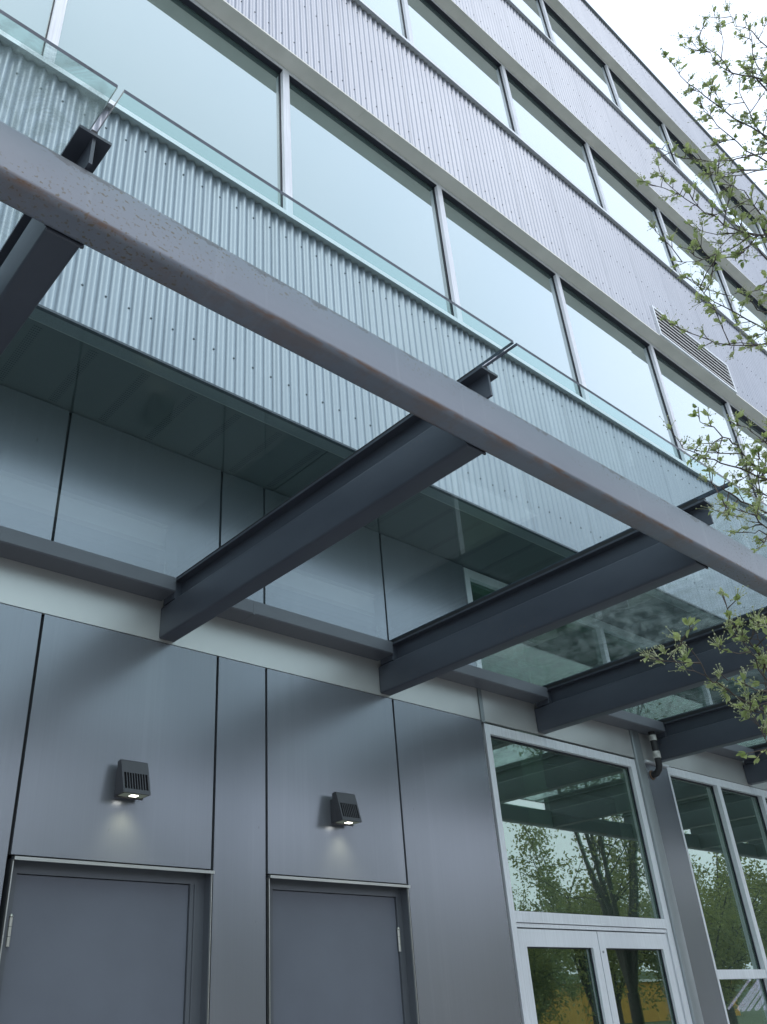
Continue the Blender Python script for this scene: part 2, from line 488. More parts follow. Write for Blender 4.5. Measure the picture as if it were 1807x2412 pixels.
MB().box(-3.9, 1.449, D + .024, D + .06, 0, 4.64).box(1.449, 2.475, D + .024, D + .06, 2.275, 4.64).box(2.475, 2.811, D + .024, D + .06, 0, 4.64) \
    .box(2.811, 3.835, D + .024, D + .06, 2.275, 4.64).box(3.835, 4.73, D + .024, D + .06, 0, 4.64).box(6.77, 7.14, D + .024, D + .06, 0, 3.6) \
    .box(12.98, XR, D + .024, D + .06, 0, 4.64).build('wall_backing', M_dark, bld)
MB().box(-3.9, 1.44, D - .01, D + .023, 0, .075).box(2.48, 2.808, D - .01, D + .023, 0, .075).box(3.84, 4.70, D - .01, D + .023, 0, .075).build('base_trim', M_dfrm, bld)
# light fascia band behind the gutter
for a, b in ((-3.9, .43), (.434, 4.698), (4.738, 6.643), (6.768, 12.98)):
    MB().box(a, b, D - .002, D + .02, 3.398, 3.72).build('fascia_band', M_fas, bld)
MB().box(4.70, 4.736, D - .012, D + .05, 3.385, 3.72).build('joint_cover', M_post, bld)
MB().prism(rrect(6.645, 6.768, D - .02, D + .06, .012, 3), 'z', 0, 3.72).build('corner_post', M_post, bld)
MB().box(6.775, 7.13, D - .03, D + .02, 3.376, 3.394).build('pier_flashing', M_sill, bld)

# ---- service doors
def service_door(x0, x1, hinge_right):
    zt = 2.205
    lf = .045; wf = .085
    a = x0 + (wf if hinge_right else lf); b = x1 - (lf if hinge_right else wf)
    if hinge_right: a -= .02
    d = MB().box(a + .003, b - .003, D + .062, D + .106, .012, zt - .003).build('service_door', M_door, bld)
    m = MB()
    m.box(x0, a, D + .050, D + .10, 0, zt).box(b, x1, D + .050, D + .10, 0, zt).box(x0, x1, D + .050, D + .10, zt, 2.262)
    m.box(x0, x0 + .004, D, D + .05, 0, 2.262).box(x1 - .004, x1, D, D + .05, 0, 2.262).box(x0 + .004, x1 - .004, D + .004, D + .05, 2.258, 2.262)
    m.box(a, b, D + .107, D + .13, 0, zt)
    # stop bead on the strike side
    if hinge_right: m.box(a - .03, a - .022, D + .044, D + .05, 0, zt)
    else: m.box(b + .022, b + .03, D + .044, D + .05, 0, zt)
    m.build('door_frame', M_dfrm, d)
    MB().box(x0 - .003, x0 + .002, D - .009, D + .012, 0, 2.252).box(x1 - .002, x1 + .003, D - .009, D + .012, 0, 2.252).build('jamb_edge', M_lip, d)
    MB().prism([(D - .022, 2.248), (D - .018, 2.248), (D - .012, 2.261), (D + .02, 2.264), (D + .02, 2.268), (D - .022, 2.262)], 'x', x0 - .002, x1 + .008).build('drip_trim', M_lip, d)
    xh = b if hinge_right else a
    for zc in (1.975, 1.10, .28):
        m = MB()
        m.tube([(xh, D + .050, zc - .055), (xh, D + .050, zc - .018)], .0085, 10)
        m.tube([(xh, D + .050, zc - .016), (xh, D + .050, zc + .020)], .0085, 10)
        m.tube([(xh, D + .050, zc + .022), (xh, D + .050, zc + .055)], .0085, 10)
        m.tube([(xh, D + .050, zc + .055), (xh, D + .050, zc + .060), (xh, D + .050, zc + .070)], [.0065, .010, .004], 10)
        m.build('hinge', M_hinge, d)
    if not hinge_right:
        m = MB().tube([(b - .06, D + .06, 1.0), (b - .06, D + .0, 1.0)], .012, 10).tube([(b - .06, D + .005, 1.0), (b - .18, D + .005, 1.0)], .011, 10)
    else:
        m = MB().tube([(a + .06, D + .06, 1.0), (a + .06, D + .0, 1.0)], .012, 10).tube([(a + .06, D + .005, 1.0), (a + .18, D + .005, 1.0)], .011, 10)
    m.build('door_handle', M_hinge, d)
M_hinge = mat_alu('satin_nickel', (.55, .55, .50), .35, .8, 'z')
service_door(1.468, 2.470, False)
service_door(2.822, 3.826, True)

# ---- glazed entrance
FY0, FY1, PY = D + .004, D + .075, D + .045
m = MB()
m.box(4.738, 4.792, FY0, FY1, 0, 3.315).box(6.572, 6.643, FY0, FY1, 0, 3.315).box(4.738, 6.643, FY0, FY1, 3.315, 3.383)
m.box(4.792, 6.572, FY0, FY1, 2.094, 2.160)
m.box(4.792, 6.572, FY0 + .006, FY1, 2.066, 2.089)
m.box(4.798, 4.806, FY0 + .012, FY1, 0, 2.066).box(6.556, 6.566, FY0 + .012, FY1, 0, 2.066)
ent = m.build('entrance_frame', M_aluz, bld)
MB().box(4.792, 6.572, PY, PY + .012, 2.160, 3.315).build('transom_pane', M_shop, ent)
m = MB()
m.box(4.792, 6.572, PY - .012, PY - .001, 3.305, 3.315).box(4.792, 4.800, PY - .012, PY - .001, 2.16, 3.305).box(6.562, 6.572, PY - .012, PY - .001, 2.16, 3.305).box(4.80, 6.562, PY - .012, PY - .001, 2.160, 2.166)
m.build('gasket', M_gask, ent)
def glass_door(x0, x1, lock):
    m = MB(); s = .072
    m.box(x0, x0 + s, FY0 + .012, FY1 - .01, .02, 2.058).box(x1 - s, x1, FY0 + .012, FY1 - .01, .02, 2.058)
    m.box(x0 + s, x1 - s, FY0 + .012, FY1 - .01, 1.955, 2.058).box(x0 + s, x1 - s, FY0 + .012, FY1 - .01, .02, .27)
    d = m.build('glass_door', M_aluz, bld)
    MB().box(x0 + s, x1 - s, PY, PY + .01, .27, 1.955).build('door_pane', M_shop2, d)
    g = MB()
    g.box(x0 + s, x1 - s, PY - .010, PY - .001, 1.948, 1.955).box(x1 - s - .007, x1 - s, PY - .010, PY - .001, .27, 1.948).box(x0 + s, x0 + s + .007, PY - .010, PY - .001, .27, 1.948)
    g.build('glazing_bead', M_gask, d)
    xh = x1 - .12 if lock else x0 + .12
    if lock:
        MB().tube([(x0 + .03, FY0 + .013, 1.93), (x0 + .03, FY0 + .008, 1.93)], .008, 12).build('lock_cylinder', M_post, d)
    px = x0 + .036 if lock else x1 - .036
    MB().tube([(px, FY0 + .012, .95), (px, FY0 - .04, .95), (px, FY0 - .04, 1.25), (px, FY0 + .012, 1.25)], .011, 10).build('pull_handle', M_hinge, d)
glass_door(4.808, 5.668, False)
glass_door(5.676, 6.554, True)

# ---- shop window right of the pier
mull = [7.955 + i * .862 for i in range(6)]
m = MB()
m.box(7.140, 7.166, FY0 - .004, FY1, .1, 3.325).box(7.140, 12.96, FY0 - .004, FY1, 3.325, 3.392).box(7.166, 12.96, FY0 - .004, FY1, .05, .15)
for x in mull: m.box(x, x + .064, FY0 - .012, FY1, .15, 3.325)
m.box(12.93, 12.96, FY0 - .004, FY1, .15, 3.325)
edges = [7.166] + [e for x in mull for e in (x, x + .064)] + [12.93]
for i in range(0, len(edges) - 1, 2):
    m.box(edges[i], edges[i + 1], FY0 - .004, FY1, 1.750, 1.816)
shop = m.build('shop_window_frame', M_aluz, bld)
gk = MB()
for i in range(0, len(edges) - 1, 2):
    MB().box(edges[i], edges[i + 1], PY, PY + .012, 1.816, 3.325).build('shop_pane', M_shop, shop)
    MB().box(edges[i], edges[i + 1], PY, PY + .012, .15, 1.750).build('shop_pane', M_shop, shop)
    gk.box(edges[i], edges[i] + .008, PY - .012, PY - .001, .15, 3.315).box(edges[i + 1] - .010, edges[i + 1], PY - .012, PY - .001, .15, 3.315).box(edges[i], edges[i + 1], PY - .012, PY - .001, 3.315, 3.325)
gk.build('gasket', M_gask, shop)
# clerestory windows above the canopy
m = MB()
cx = [4.752, 6.60]
m.box(4.745, 12.96, FY0, FY1, 4.565, 4.64).box(4.745, 12.96, FY0, FY1, 3.722, 3.78)
cm = [4.745, 6.55, 8.3, 10.1, 11.9, 12.9]
for x in cm: m.box(x, x + .06, FY0, FY1, 3.78, 4.565)
cl = m.build('clerestory_frame', M_aluz, bld)
for a, b in zip(cm, cm[1:]):
    MB().box(a + .06, b, PY, PY + .012, 3.78, 4.565).build('clerestory_pane', M_clr, cl)

# ---- interior seen dimly through the shop glass
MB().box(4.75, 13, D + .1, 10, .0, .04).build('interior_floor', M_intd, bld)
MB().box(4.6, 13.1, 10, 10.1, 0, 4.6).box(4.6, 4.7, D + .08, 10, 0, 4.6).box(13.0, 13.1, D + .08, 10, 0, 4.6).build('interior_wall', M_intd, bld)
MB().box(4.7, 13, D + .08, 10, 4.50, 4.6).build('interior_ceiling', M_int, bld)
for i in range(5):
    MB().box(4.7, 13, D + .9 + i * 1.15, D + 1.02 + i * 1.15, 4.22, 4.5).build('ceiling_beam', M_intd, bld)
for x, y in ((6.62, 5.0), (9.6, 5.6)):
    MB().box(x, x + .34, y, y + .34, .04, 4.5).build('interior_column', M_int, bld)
# lavender rods behind the low pane, emission added to make them show
rod_m = mat_emit('glow_lavender_rod', (.80, .50, 1.), 1.7)
pl_m = mat_plain('dark_plant_pot', (.02, .03, .025), .6)
rk = empty('lavender_rod_rack', (8.6, 4.2, .04), 'rack of lavender rods with added glow slanting up behind the low pane of the right shop window', 'rods')
m = MB()
for i in range(15):
    x = 7.76 + i * .052; z = 1.525 + random.uniform(-.015, .02); y = 4.06 + random.uniform(0, .09); k = random.uniform(.75, 1.05)
    m.tube([(x, y, z), (x + .54 * k, y + .01, z + .225 * k)], .0085, 8)
m.build('glow_rods', rod_m, rk)
MB().box(7.6, 9.2, 4.02, 4.32, .04, 1.52).build('cabinet', pl_m, rk)

# ---- louvred vent in the second band
M_slat = mat_plain('pale_louvre_metal', (.66, .655, .63), .45, .2, .06, 3)
VX0, VX1, VZ0, VZ1 = 8.105, 9.942, 8.452, 8.93
m = MB()
F = .030; YF = U - .036
m.box(VX0, VX0 + F, YF, U + .0, VZ0, VZ1).box(VX1 - F, VX1, YF, U + .0, VZ0, VZ1)
m.box(VX0 + F, VX1 - F, YF, U + .0, VZ1 - F, VZ1).box(VX0 + F, VX1 - F, YF, U + .0, VZ0, VZ0 + F)
vent = m.build('louvre_vent', M_sill, bld)
for i in range(6):
    z = VZ0 + F + .030 + i * .066
    MB().prism([(YF + .002, z), (YF + .006, z), (YF + .012, z + .027), (YF + .008, z + .029)], 'x', VX0 + F + .002, VX1 - F - .002).build('slat', M_slat, vent)
MB().box(VX0 + F, VX1 - F, U - .0128, U - .0118, VZ0 + F, VZ1 - F).build('louvre_shade_sheet', M_dark, vent)  # dark sheet standing in for the shade deep inside the vent

# ================================================================== CANOPY
can = empty('glass_canopy', (4, 2.6, 3.41), 'glass and dark steel canopy with rafters and a long front beam over the entrance', 'canopy')
ZB, ZTp = 3.410, 3.594
S_, P0 = 1.6272, .5685
beam = MB().prism(rrect(1.505, 1.605, ZB, ZTp, .022, 7), 'x', -4.0, 14.6).build('front_beam', M_rust, can)
rx = [P0 + k * S_ - .051 for k in range(-2, 9)]
for i, x in enumerate(rx):
    r = MB().prism(rrect(x - .050, x + .050, ZB + .001, ZTp + .001, .012, 5), 'y', 1.6062, D - .006).build('rafter', M_steel, can)
    m = MB().box(x - .005, x + .005, 1.492, D - .03, ZTp + .001, 3.701).box(x - .0475, x + .0475, 1.484, D - .03, 3.701, 3.712).box(x - .0495, x + .0495, D - .145, D - .029, 3.5965, 3.700)
    m.build('tee_rail', M_steel, r)
    m = MB().box(x - .024, x - .012, 1.53, 3.80, 3.712, 3.7445).box(x + .012, x + .024, 1.53, 3.80, 3.712, 3.7445).box(x - .009, x + .009, 1.497, 1.522, 3.712, 3.74)
    m.build('glazing_strip', M_black, r)
    m = MB()
    m.tube([(x - .048, 1.6065, ZB + .002), (x + .048, 1.6065, ZB + .002)], .0045, 6).tube([(x - .051, 1.606, ZB + .015), (x - .051, 1.606, ZTp - .015)], .0045, 6)
    m.tube([(x + .051, 1.606, ZB + .0), (x + .051, 1.606, ZTp - .015)], .006, 6)
    m.build('weld_bead', M_steel, r)
dirts = [.5, .6, .007, .006, .60, .58, .55, .5, .5, .5]
gm = {}
for i in range(len(rx) - 1):
    a, b = rx[i] + .010, rx[i + 1] - .009
    dm = dirts[i]
    if dm not in gm: gm[dm] = mat_canopy_glass('canopy_glass', dm)
    m = MB().box(a, b, 1.351, 3.81, 3.745, 3.760)
    m.m = [0, 0, 1, 1, 1, 1]
    m.build('glass_panel', [gm[dm], M_glsedge], can)
    g = MB().prism([(D - .004, 3.632), (D - .148, 3.632), (D - .155, 3.639), (D - .155, 3.716), (D - .150, 3.716), (D - .150, 3.642), (D - .009, 3.642), (D - .009, 3.722), (D - .004, 3.722)], 'x', rx[i] + .0505, rx[i + 1] - .0505)
    xm = (rx[i] + rx[i + 1]) / 2 - .35
    g.box(xm, xm + .012, D - .1565, D - .006, 3.6305, 3.70)
    g.build('gutter', M_gut, can)
# drain pipe from the gutter into the pier
px, py = 6.865, D - .085
dp = MB().tube([(px, py, 3.64), (px, py, 3.40), (px, py, 3.345), (px, py + .012, 3.312), (px, py + .038, 3.288), (px, D - .002, 3.28)], .027, 16).build('drain_pipe', M_black, can)
M_clamp = mat_plain('stained_white_clamp', (.50, .50, .47), .6, .1, .45, 26)
for z0, z1 in ((3.555, 3.600), (3.405, 3.462)):
    m = MB().tube([(px, py, z0), (px, py, z1)], .0315, 18)
    m.box(px + .028, px + .046, py - .01, py + .006, z0 + .006, z0 + .02)
    m.build('pipe_clamp', M_clamp, dp)
MB().tube([(px, py, 3.604), (px, py, 3.634)], .022, 14).build('gutter_outlet', M_post, dp)
MB().tube([(px, D - .006, 3.28), (px, D - .0005, 3.28)], .040, 16).build('wall_rose', mat_plain('rusty_flange', (.16, .10, .07), .7, .1, .4, 30), dp)

# ================================================================== WALL LIGHTS
M_lamp = mat_plain('bronze_cast_housing', (.062, .062, .068), .48, .35, .1, 14, .05)
M_led = mat_emit('lit_led_lens', (1., .97, .86), LED)
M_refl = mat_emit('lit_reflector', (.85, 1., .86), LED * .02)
def wall_light(xc, label):
    t = empty('wall_light', (xc, D, 2.55), label, 'wall light', 'small lit wall lights above the service doors')
    w = .072
    zt, zb = 2.724, 2.560
    yb = D - .035
    yf = lambda z: D - .070 - (zt - z) / (zt - zb) * .048        # sloping front face
    m = MB()
    zs = 2.660
    m.prism([(yb, zs), (yb, zt - .004), (yf(zt) + .006, zt), (yf(zt), zt - .005), (yf(zs), zs)], 'x', xc - w, xc + w)
    m.prism([(yb, zb), (yb, zs), (D - .062, zs), (D - .075, zb)], 'x', xc - w, xc + w)
    m.prism([(D - .075, zb), (D - .075, zb + .020), (yf(zb + .02), zb + .02), (yf(zb), zb)], 'x', xc - w, xc + w)
    for s in (-1, 1):
        x0 = xc + s * (w - .010); x1 = xc + s * w
        m.prism([(D - .075, zb + .02), (D - .062, zs), (yf(zs), zs), (yf(zb + .02), zb + .02)], 'x', min(x0, x1), max(x0, x1))
    for i in range(8):
        x = xc - w + .010 + (i + 1) * (2 * w - .02) / 9
        m.prism([(D - .075, zb + .02), (D - .062, zs), (yf(zs) , zs), (yf(zb + .02), zb + .02)], 'x', x - .0022, x + .0022)
    m.box(xc - w, xc + w, D - .044, D - .036, zb - .009, zb + .004)  # rear lip added to block the lens reflection on the wall
    m.build('housing', M_lamp, t)
    MB().box(xc - .058, xc + .058, D - .036, D - .001, 2.56, 2.69).build('back_plate', M_lamp, t)
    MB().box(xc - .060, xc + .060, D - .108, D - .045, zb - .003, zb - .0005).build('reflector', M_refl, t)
    MB().box(xc - .018, xc + .018, D - .098, D - .070, zb - .0065, zb - .0032).build('lens', M_led, t)
    lp = bpy.data.lights.new('wall_light_beam', 'SPOT')
    lp.energy = SPOT; lp.color = (1., .97, .62); lp.spot_size = R_(92); lp.spot_blend = .9; lp.shadow_soft_size = .05
    lo = bpy.data.objects.new('wall_light_beam', lp); col.objects.link(lo)
    lo.parent = t; lo.location = (0, -.082, -.006)
    d = Vector((0, .082, -.20)); lo.rotation_euler = d.to_track_quat('-Z', 'Y').to_euler()
wall_light(1.972, 'small lit wall light above the left service door, nearest the left edge')
wall_light(3.322, 'small lit wall light above the right service door, beside the wide blank panel')
# ================================================================== TREES
M_bark = mat_plain('grey_brown_bark', (.075, .062, .052), .85, 0., .35, 30, .4)
M_leaf = mat_leaf('young_green_leaf', (.22, .31, .085), (.50, .57, .24), .6)
M_bud = mat_leaf('pale_flower_bud', (.40, .46, .22), (.60, .63, .40), .4)
M_leaf2 = mat_leaf('park_leaf', (.15, .18, .045), (.42, .41, .12), .5)

def rv(s=1.): return Vector((random.gauss(0, s), random.gauss(0, s), random.gauss(0, s)))
def leaf(m, base, d, n, L):
    d = d.normalized(); s = d.cross(n)
    if s.length < 1e-4: s = d.orthogonal()
    s.normalize(); n = s.cross(d).normalized()
    w = L * random.uniform(.20, .36); cup = L * random.uniform(.03, .24); dr = n * (-L * random.uniform(0, .18))
    b = base; t = base + d * L + dr
    l1 = b + d * L * .28 + s * w * .8 + n * cup; l2 = b + d * L * .68 + s * w * .78 + n * cup + dr * .4
    r1 = b + d * L * .28 - s * w * .8 + n * cup; r2 = b + d * L * .68 - s * w * .78 + n * cup + dr * .4
    md = b + d * L * .5 + dr * .2
    i = len(m.v)
    m.v += [tuple(x) for x in (b, l1, l2, t, r2, r1, md)]
    m.f += [(i, i + 1, i + 6), (i + 1, i + 2, i + 6), (i + 2, i + 3, i + 6), (i + 3, i + 4, i + 6), (i + 4, i + 5, i + 6), (i + 5, i, i + 6)]
    m.m += [0] * 6
def umbel(m, tw, p, d, sz):
    """a loose round head of small buds on fine stalks"""
    d = d.normalized()
    for k in range(random.randint(7, 13)):
        e = p + (d * random.uniform(.5, 1.) + rv(.42)) * sz
        r = random.uniform(.0024, .0040)
        i = len(m.v)
        for o in ((r, 0, 0), (-r, 0, 0), (0, r, 0), (0, -r, 0), (0, 0, r), (0, 0, -r)):
            m.v.append((e.x + o[0], e.y + o[1], e.z + o[2]))
        for q in ((0, 2, 4), (2, 1, 4), (1, 3, 4), (3, 0, 4), (2, 0, 5), (1, 2, 5), (3, 1, 5), (0, 3, 5)):
            m.f.append(tuple(i + a for a in q)); m.m.append(0)
        tw.tube([p, p + (e - p) * .55 + d * sz * .1, e], [.0009, .0007, .0006], 3, 1, caps=False)
def cluster(lm, bm_, tw, p, d, scale=1.):
    d = (d.normalized() + Vector((0, 0, .35)) + rv(.25)).normalized()
    sp = random.uniform(.012, .05) * scale
    e = p + d * sp
    tw.tube([p, e], [.0022, .0015], 4, 0, caps=False)
    for k in range(random.randint(2, 6)):
        ld = (d * random.uniform(.5, 1.4) + rv(.5)).normalized()
        leaf(lm, e + rv(.004), ld, (Vector((0, 0, 1)) + rv(.5)), random.choice((.013, .017, .021, .025, .029, .035)) * scale)
    if random.random() < .72:
        umbel(bm_, tw, e, d + Vector((0, 0, .2)), random.uniform(.022, .038) * scale)
def polylen(P): return sum((P[i + 1] - P[i]).length for i in range(len(P) - 1))
def at(P, t):
    L = polylen(P) * t
    for i in range(len(P) - 1):
        s = (P[i + 1] - P[i]).length
        if L <= s or i == len(P) - 2:
            return P[i].lerp(P[i + 1], min(1, L / max(s, 1e-6))), (P[i + 1] - P[i]).normalized()
        L -= s
def smoothpl(P, jit=.0):
    out = []
    for i in range(len(P) - 1):
        out += [P[i], P[i].lerp(P[i + 1], .5) + rv(jit)]
    return out + [P[-1]]
def twigs(P, lm, bm_, tw, dens=22., r0=.006, r1=.0016, side=.5, bare=.0):
    P = smoothpl(P, .006)
    n = len(P)
    tw.tube(P, [r0 + (r1 - r0) * i / (n - 1) for i in range(n)], 6, 0)
    L = polylen(P)
    for k in range(int(L * dens)):
        t = random.uniform(bare, 1.)
        p, d = at(P, t)
        o = d.orthogonal(); o.rotate(Matrix.Rotation(random.uniform(0, 6.283), 3, d))
        if random.random() < side * .45:
            Ls = random.uniform(.06, .20)
            e1 = p + (o * .75 + d * .6 + Vector((0, 0, .15))).normalized() * Ls
            pp = [p, p.lerp(e1, .5) + rv(.006), e1]
            tw.tube(pp, [.0028, .002, .0014], 4, 0)
            for q in range(random.randint(2, 4)):
                a, dd = at(pp, random.uniform(.35, 1.))
                cluster(lm, bm_, tw, a, (dd + rv(.5)))
            cluster(lm, bm_, tw, e1, dd)
        else:
            cluster(lm, bm_, tw, p, o * .8 + d * .5)
    cluster(lm, bm_, tw, P[-1], P[-1] - P[-2])
def limb_path(a, b, sag=.1, n=5):
    return [a.lerp(b, i / n) + Vector((0, 0, sag * math.sin(math.pi * i / n))) + rv(.02) * (0 < i < n) for i in range(n + 1)]

BR = [
[(3.925,0.569,5.553),(3.786,0.614,5.588),(3.597,0.685,5.659),(3.443,0.714,5.698),(3.321,0.73,5.709),(3.199,0.746,5.717),(3.092,0.736,5.716)],
[(3.785,0.596,5.262),(3.655,0.639,5.3),(3.531,0.682,5.328),(3.396,0.699,5.367),(3.27,0.705,5.397),(3.179,0.709,5.394)],
[(4.026,0.466,6.024),(3.902,0.523,6.061),(3.813,0.547,6.069),(3.701,0.621,6.088),(3.618,0.641,6.088),(3.505,0.637,6.113),(3.418,0.672,6.112)],
[(3.813,0.547,6.069),(3.707,0.622,6.095),(3.624,0.619,6.111),(3.528,0.634,6.134),(3.415,0.645,6.169),(3.355,0.689,6.156)],
[(4.181,0.497,6.151),(4.05,0.533,6.264),(3.972,0.537,6.33),(3.869,0.486,6.42),(3.792,0.466,6.483)],
[(4.306,0.467,6.58),(4.163,0.473,6.635),(4.028,0.488,6.678),(3.926,0.541,6.689),(3.821,0.52,6.708)],
[(3.604,0.614,5.298),(3.508,0.688,5.266),(3.427,0.733,5.222),(3.322,0.801,5.195),(3.197,0.867,5.184),(3.058,0.91,5.186)],
[(3.841,0.629,5.626),(3.691,0.624,5.675),(3.567,0.605,5.698),(3.479,0.579,5.69)],
[(3.508,0.627,5.107),(3.396,0.709,5.06),(3.243,0.808,5.045)],
[(3.651,0.701,4.792),(3.563,0.751,4.793),(3.481,0.795,4.786),(3.399,0.826,4.782),(3.272,0.859,4.821),(3.17,0.885,4.834),(3.046,0.911,4.865),(2.915,0.909,4.905)],
[(3.528,0.806,4.829),(3.434,0.84,4.797),(3.33,0.899,4.768),(3.208,0.94,4.76)],
[(3.588,0.785,4.843),(3.477,0.804,4.772),(3.374,0.884,4.675),(3.249,0.963,4.598),(3.115,1.016,4.537)],
[(3.645,0.745,4.941),(3.504,0.739,4.944),(3.37,0.724,4.94),(3.242,0.748,4.92)],
[(3.577,0.856,4.193),(3.474,0.885,4.22),(3.364,0.917,4.251),(3.244,0.954,4.289),(3.137,0.976,4.313),(3.024,0.984,4.344)],
[(3.618,0.837,4.314),(3.521,0.869,4.347),(3.436,0.887,4.368),(3.341,0.904,4.397),(3.279,0.947,4.377)],
[(3.516,0.782,4.62),(3.413,0.779,4.661),(3.372,0.837,4.614)],
[(3.413,0.813,4.086),(3.356,0.872,4.075),(3.304,0.914,4.061),(3.228,0.98,4.068),(3.162,1.016,4.072),(3.106,1.02,4.074)],
[(3.45,0.766,4.386),(3.374,0.783,4.393),(3.342,0.817,4.343)],
[(3.329,0.995,3.37),(3.242,1.019,3.425),(3.166,1.04,3.456),(3.083,1.039,3.507),(3.026,1.041,3.514),(2.967,1.048,3.518),(2.892,1.066,3.541),(2.839,1.056,3.546)],
[(3.243,0.968,3.329),(3.154,0.999,3.35),(3.069,1.026,3.365),(2.982,1.058,3.377),(2.903,1.074,3.382),(2.823,1.093,3.384),(2.744,1.111,3.386),(2.663,1.096,3.408)],
[(3.19,1.011,3.179),(3.071,1.066,3.238),(2.995,1.072,3.242),(2.917,1.078,3.249),(2.849,1.077,3.241),(2.78,1.063,3.243)],
[(3.121,1.008,3.086),(3.034,1.019,3.098),(2.945,1.013,3.122),(2.867,1.024,3.113)],
[(3.268,0.97,3.495),(3.143,0.96,3.508),(3.027,0.956,3.5)],
[(3.257,1.013,3.274),(3.181,1.029,3.298),(3.12,1.04,3.295)],
[(3.133,1.011,3.056),(3.08,1.031,3.074),(3.025,1.045,3.098),(2.984,1.068,3.086)],
[(3.177,1.218,2.418),(3.104,1.247,2.473),(3.033,1.278,2.508),(2.964,1.298,2.547),(2.907,1.303,2.564),(2.85,1.308,2.581),(2.786,1.297,2.637),(2.719,1.303,2.671)],
[(3.122,1.21,2.62),(3.021,1.199,2.705),(2.92,1.203,2.766),(2.845,1.168,2.796)],
[(3.043,1.2,2.527),(2.965,1.237,2.55),(2.897,1.26,2.556)],
[(3.138,1.15,2.639),(3.059,1.171,2.683),(2.988,1.151,2.743)],
[(3.091,1.225,2.312),(3.021,1.25,2.333),(2.957,1.278,2.318)],
[(3.162,1.196,2.508),(3.097,1.21,2.581),(3.044,1.205,2.636),(2.997,1.197,2.671)],
]
def street_tree_near():
    base = Vector((4.85, .42, 0))
    t = empty('street_tree', base, 'young street tree at the right edge with small new leaves and pale flower buds', 'tree')
    tr = MB(); lm = MB(); bm_ = MB(); tw = MB()
    trunk = [base + Vector(p) for p in ((0, 0, 0), (.02, .01, .9), (-.01, .0, 1.8), (.02, -.02, 2.6), (.0, .0, 3.6), (-.05, .02, 4.6), (-.1, .03, 5.4), (-.16, .04, 6.3), (-.2, .02, 7.0))]
    tr.tube(trunk, [.085, .07, .062, .056, .048, .038, .028, .016, .006], 12)
    for br in BR:
        P = [Vector(p) for p in br]
        r = P[0]
        if (r.x > 3.55 or br[0][2] < 4.6):
            # carry the branch back to the trunk outside the picture
            z = max(1.9, r.z - .25 - .45 * (4.75 - r.x)) if r.z > 3 else max(1.9, r.z - .5)
            tp, _ = at(trunk, min(.98, z / 7.0))
            P = limb_path(tp, r, .04, 3)[:-1] + P
            twigs(P, lm, bm_, tw, 21., .0062, .0012, .55, .30)
        else:
            twigs(P, lm, bm_, tw, 23., .0035, .0011, .5)
    # rest of the crown, away from the building
    for k in range(26):
        z = random.uniform(2.3, 6.6)
        tp, _ = at(trunk, z / 7.0)
        a = random.uniform(-2.6, .12)
        Ln = random.uniform(.7, 1.5) * (1.15 - .08 * abs(z - 4))
        e = tp + Vector((math.cos(a), math.sin(a), random.uniform(.25, .8))) * Ln
        if a < -1.75: e = tp + (e - tp) * .5
        twigs(limb_path(tp, e, .08, 4), lm, bm_, tw, 15., .012, .0017, .6, .25)
    tr.build('trunk', M_bark, t)
    tw.build('twigs', [M_bark, M_bud], t)
    lm.build('leaves', M_leaf, t, fix=False)
    bm_.build('flower_buds', M_bud, t, fix=False)
    return t
street_tree_near()

def street_tree_far():
    random.seed(21)
    base = Vector((11.55, .3, 0))
    t = empty('street_tree', base, 'forked street tree farther along the pavement, seen reflected in the glass entrance doors', 'tree')
    tr = MB(); lm = MB()
    tr.tube([base, base + Vector((.02, 0, .8)), base + Vector((0, .02, 1.75))], [.10, .085, .08], 12)
    f = base + Vector((0, .02, 1.7))
    tips = []
    for k in range(7):
        a = k * .9 + random.uniform(-.2, .2)
        e = f + Vector((math.cos(a) * random.uniform(.5, 1.5), math.sin(a) * random.uniform(.4, 1.1), random.uniform(1.6, 4.2)))
        P = limb_path(f, e, .12, 5)
        tr.tube(P, [.05, .042, .034, .026, .018, .008], 8)
        for q in range(9):
            p, d = at(P, random.uniform(.25, 1.))
            e2 = p + (rv(.55) + Vector((0, 0, .3)) + d * .4)
            PP = limb_path(p, e2, .05, 3)
            tr.tube(PP, [.012, .009, .006, .003], 5)
            for w in range(75):
                c = at(PP, random.uniform(.15, 1.))[0] + rv(.13)
                leaf(lm, c, rv(), rv(), random.uniform(.035, .065))
    tr.build('trunk', M_bark, t)
    lm.build('leaves', M_leaf2, t, fix=False)
    return t
street_tree_far()

# park trees across the street (seen as reflections)
def park_tree(seed, h, wdt):
    random.seed(seed)
    tr = MB(); lm = MB()
    z0 = Vector((0, 0, 0))
    tr.tube([z0, Vector((.05, 0, h * .2)), Vector((0, .05, h * .42))], [.16, .12, .10], 9)
    for k in range(11):
        a = k * 2.4
        p = Vector((0, .04, h * random.uniform(.16, .42)))
        e = Vector((math.cos(a) * wdt * random.uniform(.35, 1.), math.sin(a) * wdt * random.uniform(.35, 1.), h * random.uniform(.45, 1.)))
        P = limb_path(p, e, .2, 5)
        tr.tube(P, [.06, .05, .04, .03, .02, .008], 6)
        for q in range(11):
            b, d = at(P, random.uniform(.25, 1.))
            e2 = b + rv(.55) * wdt * .45
            PP = limb_path(b, e2, .05, 3)
            tr.tube(PP, [.016, .012, .009, .004], 4)
            for w in range(95):
                c = at(PP, random.uniform(.1, 1.))[0] + rv(.16)
                leaf(lm, c, rv(), rv(), random.uniform(.07, .16))
    return tr, lm
protos = []
